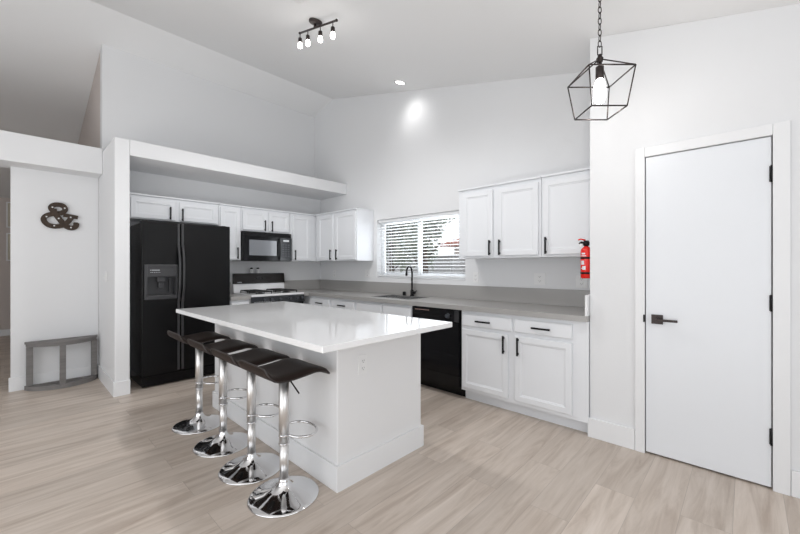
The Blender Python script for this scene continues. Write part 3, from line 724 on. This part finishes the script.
# ------------------------------------------------------------------ ampersand sign
am = thing('ampersand_sign', 'rusty brown metal ampersand sign with small bulbs on the wall', 'wall sign', (-.235, -3.225, 1.84))
def G(px, py): return (-3.232+(px-317)*.00077, 1.842-(py-283)*.00096)
bm = BM()
def ribbon(pts, wd, x0=-.2505, x1=-.222):
    P_ = [Vector(p) for p in spline([(*G(a, b_), 0) for a, b_ in pts], 6)]
    n = len(P_); L, R = [], []
    wds = [wd*.001*.5]*n if isinstance(wd, (int, float)) else [((wd[0]+(wd[1]-wd[0])*i/(n-1))*.001*.5) for i in range(n)]
    for i, p in enumerate(P_):
        a = P_[max(0, i-1)]; c = P_[min(n-1, i+1)]; tg = (c-a).normalized(); nm = Vector((-tg.y, tg.x, 0)); 
        L.append(p+nm*wds[i]); R.append(p-nm*wds[i])
    vv = [[bm.verts.new((x, q.x, q.y)) for x in (x0, x1)] for q in L], [[bm.verts.new((x, q.x, q.y)) for x in (x0, x1)] for q in R]
    for i in range(n-1):
        l0, l1, r0, r1 = vv[0][i], vv[0][i+1], vv[1][i], vv[1][i+1]
        bm.faces.new((l0[1], l1[1], r1[1], r0[1])); bm.faces.new((l0[0], r0[0], r1[0], l1[0]))
        bm.faces.new((l0[0], l1[0], l1[1], l0[1])); bm.faces.new((r0[0], r0[1], r1[1], r1[0]))
    for i in (0, n-1): bm.faces.new((vv[0][i][0], vv[0][i][1], vv[1][i][1], vv[1][i][0]))
ribbon([(290, 262), (240, 225), (226, 190), (255, 162), (300, 154), (350, 163), (374, 196), (358, 230), (318, 250), (250, 262), (185, 285), (152, 325), (168, 368), (212, 396), (272, 404), (335, 392), (375, 372), (410, 335), (445, 285)], 47)
ribbon([(252, 205), (262, 245), (300, 300), (340, 350), (385, 395), (430, 412), (470, 405), (492, 380), (494, 352)], 50, -.2505, -.2215)
ribbon([(355, 268), (430, 275), (512, 285)], 38, -.2505, -.2210)
ribbon([(468, 356), (514, 356)], 24, -.2505, -.2205)
obj('letter_body', bm, 'rust', am)
for px, py in ((240, 190), (368, 190), (180, 302), (305, 312), (258, 398), (432, 290), (435, 408)):
    y, z = G(px, py); bm = BM(); ball(bm, (-.216, y, z), .008); obj('bulb', bm, 'white', am)

# ------------------------------------------------------------------ half-moon console frame
ct = thing('console_table', 'weathered grey half-moon console frame standing against the white wall', 'console table', (-.12, -3.20, 0))
cy0, cy1, cxw, sag = -3.505, -2.912, -.205, .200
def arc(n, ins=0):
    c = (cy1-cy0)/2; R = (c*c+sag*sag)/(2*sag); xc = cxw+sag-R; ym = (cy0+cy1)/2
    a = math.asin(c/R); return [(xc+(R-ins)*math.cos(t), ym+(R-ins)*math.sin(t)) for t in [(-a+2*a*i/n) for i in range(n+1)]]
bm = BM(); prism(bm, arc(24)+[(cxw, cy1), (cxw, cy0)], 'Z', .476, .502); obj('top', bm, 'oldwood', ct, bev=.002)
bm = BM(); A, B = arc(24, .010), arc(24, .032)
prism(bm, A+B[::-1], 'Z', .452, .4755); obj('apron', bm, 'oldwood', ct)
bm = BM(); A, B = arc(24), arc(24, .055)
prism(bm, A+B[::-1], 'Z', 0, .045); box(bm, cxw, cxw+.03, cy0+.03, cy1-.03, 0, .045); obj('bottom_rail', bm, 'oldwood', ct)
for i, (yy, xx) in enumerate(((cy0+.012, cxw), (-3.247, cxw+sag-.034), (cy1-.060, cxw))):
    bm = BM()
    if i == 1: box(bm, xx, xx+.026, yy, yy+.050, .0455, .4515, .003)
    else: box(bm, xx+.004, xx+.034, yy, yy+.052, .0455, .4515, .003); box(bm, xx-.004, xx+.0035, yy, yy+.052, .0455, .4515)
    obj('leg', bm, 'oldwood', ct)

# ------------------------------------------------------------------ ceiling track light
def track():
    x0, x1, yy = 2.160, 2.735, -1.712
    sl = -.2485
    cx_ = 2.425; cyy = -1.712; zce = zc(cx_)
    t = thing('track_light', 'dark bronze four-lamp track light on the sloping ceiling', 'ceiling light', (cx_, cyy, zce))
    ax = Vector((.2412, 0, .9705)); q = Vector((0, 0, 1)).rotation_difference(ax)
    bm = BM(); lathe(bm, [(.058, -.0015), (.060, -.006), (.058, -.020), (.045, -.027), (.001, -.028)], n=32)
    bmesh.ops.rotate(bm, verts=bm.verts, cent=(0, 0, 0), matrix=q.to_matrix()); bmesh.ops.translate(bm, verts=bm.verts, vec=(cx_, cyy, zce)); obj('canopy', bm, 'bronze', t)
    bm = BM(); cyl(bm, Vector((cx_, cyy, zce))-ax*.028, Vector((cx_, cyy, zce))-ax*.06, .012); obj('stem', bm, 'bronze', t)
    def zb(x): return zce-.060/.9705+sl*(x-cx_)
    bm = BM(); tube(bm, [(x0, yy, zb(x0)), (x1, yy, zb(x1))], .0085, 10)
    for x in (x0, x1): ball(bm, (x, yy, zb(x)), .012)
    obj('rail', bm, 'bronze', t)
    for k, x in enumerate((x0+.004, x0+.138, x0+.338, x0+.522)):
        z = zb(x)
        h = thing_child = None
        bm = BM(); cyl(bm, (x, yy, z-.008), (x, yy, z-.045), .004, n=8); lathe(bm, [(.008, z-.045), (.017, z-.049), (.019, z-.090), (.015, z-.092)], (x, yy, 0), n=20)
        so = obj('lamp_holder', bm, 'bronze', t)
        bm = BM(); lathe(bm, [(.014, z-.0925), (.016, z-.098), (.020, z-.115), (.021, z-.126), (.016, z-.139), (.001, z-.144)], (x, yy, 0), n=20); obj('bulb', bm, 'glow', so, label='lit white bulb')
        l = bpy.data.lights.new('lamp_light', 'SPOT'); l.energy = 22; l.spot_size = math.radians(165); l.spot_blend = .8; l.shadow_soft_size = .10; l.color = (.99, .985, .98)
        lo = bpy.data.objects.new('lamp_light', l); COL.objects.link(lo); lo.location = (x, yy, z-.175)
track()
# recessed downlight
dx, dy = 2.121, -.282; dzc = zc(dx)
ax = Vector((.2412, 0, .9705)); q = Vector((0, 0, 1)).rotation_difference(ax).to_matrix()
t = thing('recessed_downlight', 'round lit recessed downlight in the ceiling near the window wall', 'ceiling light', (dx, dy, dzc))
bm = BM(); lathe(bm, [(.055, -.0015), (.080, -.0015), (.080, -.005), (.055, -.008), (.055, -.0015)], n=32, cap=False); bmesh.ops.rotate(bm, verts=bm.verts, cent=(0, 0, 0), matrix=q); bmesh.ops.translate(bm, verts=bm.verts, vec=(dx, dy, dzc)); obj('trim_ring', bm, 'white', t)
bm = BM(); lathe(bm, [(.001, -.002), (.0545, -.002), (.0545, -.005), (.001, -.005)], n=32); bmesh.ops.rotate(bm, verts=bm.verts, cent=(0, 0, 0), matrix=q); bmesh.ops.translate(bm, verts=bm.verts, vec=(dx, dy, dzc)); obj('lens', bm, 'can', t)
l = bpy.data.lights.new('downlight_beam', 'SPOT'); l.energy = 4.5; l.spot_size = math.radians(110); l.spot_blend = 1; l.shadow_soft_size = .12; l.color = (1, .99, .98)
lo = bpy.data.objects.new('downlight_beam', l); COL.objects.link(lo); lo.location = (dx, dy+.02, dzc-.13); lo.rotation_euler = (math.radians(40), 0, 0)
# ceiling vent
vx, vy = 2.653, -1.99
bm = BM(); box(bm, -.10, .10, -.04, .04, -.012, -.0015, .003)
for k in range(4): box(bm, -.09, .09, -.03+k*.016, -.024+k*.016, -.015, -.0121)
bmesh.ops.rotate(bm, verts=bm.verts, cent=(0, 0, 0), matrix=q); bmesh.ops.translate(bm, verts=bm.verts, vec=(vx, vy, zc(vx)))
tag(obj('ceiling_vent', bm, 'white'), 'small white vent on the ceiling behind the track light', 'vent')

# ------------------------------------------------------------------ lantern pendant
k = 1.10
fw = Vector((-math.sin(YAW), math.cos(YAW), 0)); rt = Vector((math.cos(YAW), math.sin(YAW), 0))
pc = Vector((5.2493, -3.5945, 0))+fw*(2.005*k)+rt*(1.092*k)
zU, zL, zHub = 1.283+1.041*k, 1.283+.842*k, 1.283+1.118*k+.042
pd = thing('pendant_lantern', 'open bronze cage pendant lantern with a glowing bulb hanging on a chain', 'pendant light', (pc.x, pc.y, zHub))
sU, sL = .120*k, .0925*k
def cor(s, z): return [pc+rt*(a*s)+fw*(b_*s)+Vector((0, 0, z)) for a, b_ in ((-1, -1), (1, -1), (1, 1), (-1, 1))]
U, Lq = cor(sU, zU), cor(sL, zL); hub = pc+Vector((0, 0, zHub-.02))
bm = BM(); r = .0042
def bar(a, b_): tube(bm, [a, b_], r, 4)
for i in range(4):
    bar(U[i], U[(i+1) % 4]); bar(Lq[i], Lq[(i+1) % 4]); bar(U[i], Lq[i]); bar(U[i], hub)
obj('cage', bm, 'bronze', pd)
bm = BM(); lathe(bm, [(.001, zHub-.045), (.016, zHub-.040), (.020, zHub-.018), (.012, zHub-.008), (.012, zHub+.004), (.001, zHub+.004)], (pc.x, pc.y, 0), n=16)
a_, b_ = .013, .055
tube(bm, [pc+rt*x+Vector((0, 0, z)) for x, z in ((-a_, zHub+.004), (-a_, zHub+b_), (a_, zHub+b_), (a_, zHub+.004))], .0038, 6, closed=True); obj('hub', bm, 'bronze', pd)
bm = BM(); cyl(bm, (pc.x, pc.y, zHub-.045), (pc.x, pc.y, zHub-.062), .006); lathe(bm, [(.012, zHub-.062), (.023, zHub-.070), (.023, zHub-.140), (.018, zHub-.142)], (pc.x, pc.y, 0), n=20); obj('lamp_holder', bm, 'bronze', pd)
bm = BM(); zz = zHub-.1425; lathe(bm, [(.016, zz), (.022, zz-.012), (.030, zz-.04), (.033, zz-.075), (.032, zz-.115), (.023, zz-.138), (.001, zz-.145)], (pc.x, pc.y, 0), n=24); obj('bulb', bm, 'glowbig', pd, label='large glowing bulb')
z = zHub+b_-.004; i = 0; zt = zc(pc.x)-.035
bm = BM()
while z < zt:
    d = rt if i % 2 == 0 else fw
    cpt = [(.0095*math.cos(u), .0205*math.sin(u)) for u in [2*PI*j/12 for j in range(12)]]
    tube(bm, [pc+d*a2+Vector((0, 0, z+.0185+b2)) for a2, b2 in cpt], .0027, 5, closed=True)
    z += .034; i += 1
obj('chain', bm, 'bronze', pd)
bm = BM(); lathe(bm, [(.055, 0), (.055, -.010), (.03, -.022), (.001, -.024)], n=28); bmesh.ops.rotate(bm, verts=bm.verts, cent=(0, 0, 0), matrix=q); bmesh.ops.translate(bm, verts=bm.verts, vec=(pc.x, pc.y, zc(pc.x)-.0015)); obj('canopy', bm, 'bronze', pd)
l = bpy.data.lights.new('lantern_light', 'POINT'); l.energy = 4; l.shadow_soft_size = .04; l.color = (1, .97, .94)
lo = bpy.data.objects.new('lantern_light', l); COL.objects.link(lo); lo.location = (pc.x, pc.y, zz-.18)

# ------------------------------------------------------------------ two small pictures at the end of the hall
for i, (z0_, z1_, lab) in enumerate(((2.02, 2.50, 'white framed cream print on the hall end wall, upper of two'), (1.40, 1.92, 'white framed cream print on the hall end wall, lower of two'))):
    t = thing('framed_print', lab, 'picture', (XH, -3.63, z0_), 'framed prints in the hall')
    y0_, y1_ = -3.665, -3.42
    bm = BM(); box(bm, XH+.0005, XH+.012, y0_+.02, y1_-.02, z0_+.02, z1_-.02); obj('print', bm, 'artcream', t)
    bm = BM()
    for a in ((y0_, y0_+.0195, z0_, z1_), (y1_-.0195, y1_, z0_, z1_), (y0_+.0195, y1_-.0195, z0_, z0_+.0195), (y0_+.0195, y1_-.0195, z1_-.0195, z1_)): box(bm, XH+.0005, XH+.022, a[0], a[1], a[2], a[3])
    obj('picture_frame', bm, 'trim', t)

# ------------------------------------------------------------------ outside the sink window
bm = BM(); box(bm, -24, 8, .165, 30, -.25, -.15); g = obj('yard_ground', bm, 'dirt'); tag(g, 'pale gravel yard outside the window', 'ground', kind='structure')
bm = BM(); box(bm, -16, 8, 5.6, 5.8, -.15, 1.60)
for zz in range(8): box(bm, -16, 8, 5.592, 5.6, -.13+zz*.21, .06+zz*.21)
box(bm, -16, 8, 5.57, 5.83, 1.601, 1.66)
tag(obj('garden_wall', bm, 'block'), 'grey block garden wall seen through the window', 'garden wall')
def roofed(x0, x1, y0, y1, zw, zr, label):
    t = thing('house', label, 'house', ((x0+x1)/2, (y0+y1)/2, -.15))
    bm = BM(); box(bm, x0, x1, y0, y1, -.149, zw); obj('walls', bm, 'stucco', t)
    bm = BM(); e = .5; xm0, xm1, ym = x0+2.0, x1-2.0, (y0+y1)/2
    v = [bm.verts.new(p) for p in ((x0-e, y0-e, zw+.001), (x1+e, y0-e, zw+.001), (x1+e, y1+e, zw+.001), (x0-e, y1+e, zw+.001), (xm0, ym, zr), (xm1, ym, zr))]
    for f in ((0, 1, 5, 4), (1, 2, 5), (2, 3, 4, 5), (3, 0, 4), (3, 2, 1, 0)): bm.faces.new([v[i] for i in f])
    for i in range(40):                                   # tile rows on the slope facing the kitchen
        x = x0-e+.1+i*(x1-x0+2*e-.2)/40
        s = 1
        top_t = min(1, (x-(x0-e))/(2.0+e), ((x1+e)-x)/(2.0+e))
        a = Vector((x, y0-e, zw+.02)); b2 = Vector((x, y0-e+(ym-y0+e)*top_t, zw+.02+(zr-zw)*top_t)); tube(bm, [a, b2], .07, 6)
    obj('roof', bm, 'tile', t, label='red tiled roof')
    bm = BM(); box(bm, (x0+x1)/2-.6, (x0+x1)/2+.6, y0-.02, y0-.001, .9, 1.9); obj('house_window', bm, 'housewindow', t)
roofed(-4.6, 1.5, 10.5, 16, 2.25, 3.5, 'neighbouring house with red tiled roof beyond the garden wall')
def tree(x, y, h, rad, n, label, seed, leafsize=.13):
    rnd = random.Random(seed)
    t = thing('tree', label, 'tree', (x, y, -.15), 'trees in the yard')
    bm = BM(); tube(bm, [(x, y, -.15), (x+.05, y, h*.45), (x-.05, y+.05, h*.75)], .07, 8)
    for k in range(9):
        a = rnd.random()*2*PI; z = h*(.35+.06*k); tube(bm, [(x, y, z), (x+math.cos(a)*rad*.4, y+math.sin(a)*rad*.4, z+.35), (x+math.cos(a)*rad*.75, y+math.sin(a)*rad*.75, z+.55)], .022, 5)
    obj('trunk', bm, 'bark', t)
    bm = BM()
    cl = [(Vector((rnd.gauss(0, .42), rnd.gauss(0, .42), rnd.gauss(0, .32)))) for _ in range(26)]
    for _ in range(n):
        c = rnd.choice(cl); p = Vector((x, y, h*.78))+Vector((c.x*rad, c.y*rad, c.z*rad*1.3))+Vector((rnd.gauss(0, .16), rnd.gauss(0, .16), rnd.gauss(0, .16)))*rad
        u = Vector((rnd.gauss(0, 1), rnd.gauss(0, 1), rnd.gauss(0, 1))).normalized(); w_ = u.orthogonal().normalized(); s = leafsize*rnd.uniform(.6, 1.2)
        v = [bm.verts.new(p+u*s), bm.verts.new(p+w_*s*.4), bm.verts.new(p-u*s), bm.verts.new(p-w_*s*.4)]; bm.faces.new(v)
    obj('foliage', bm, 'leaf', t)
tree(-1.95, 3.65, 3.1, 1.0, 2400, 'dense green tree at the left of the window view', 3)
tree(-.22, 3.0, 2.75, .52, 1100, 'sparse small tree in the middle of the window view', 9, .07)
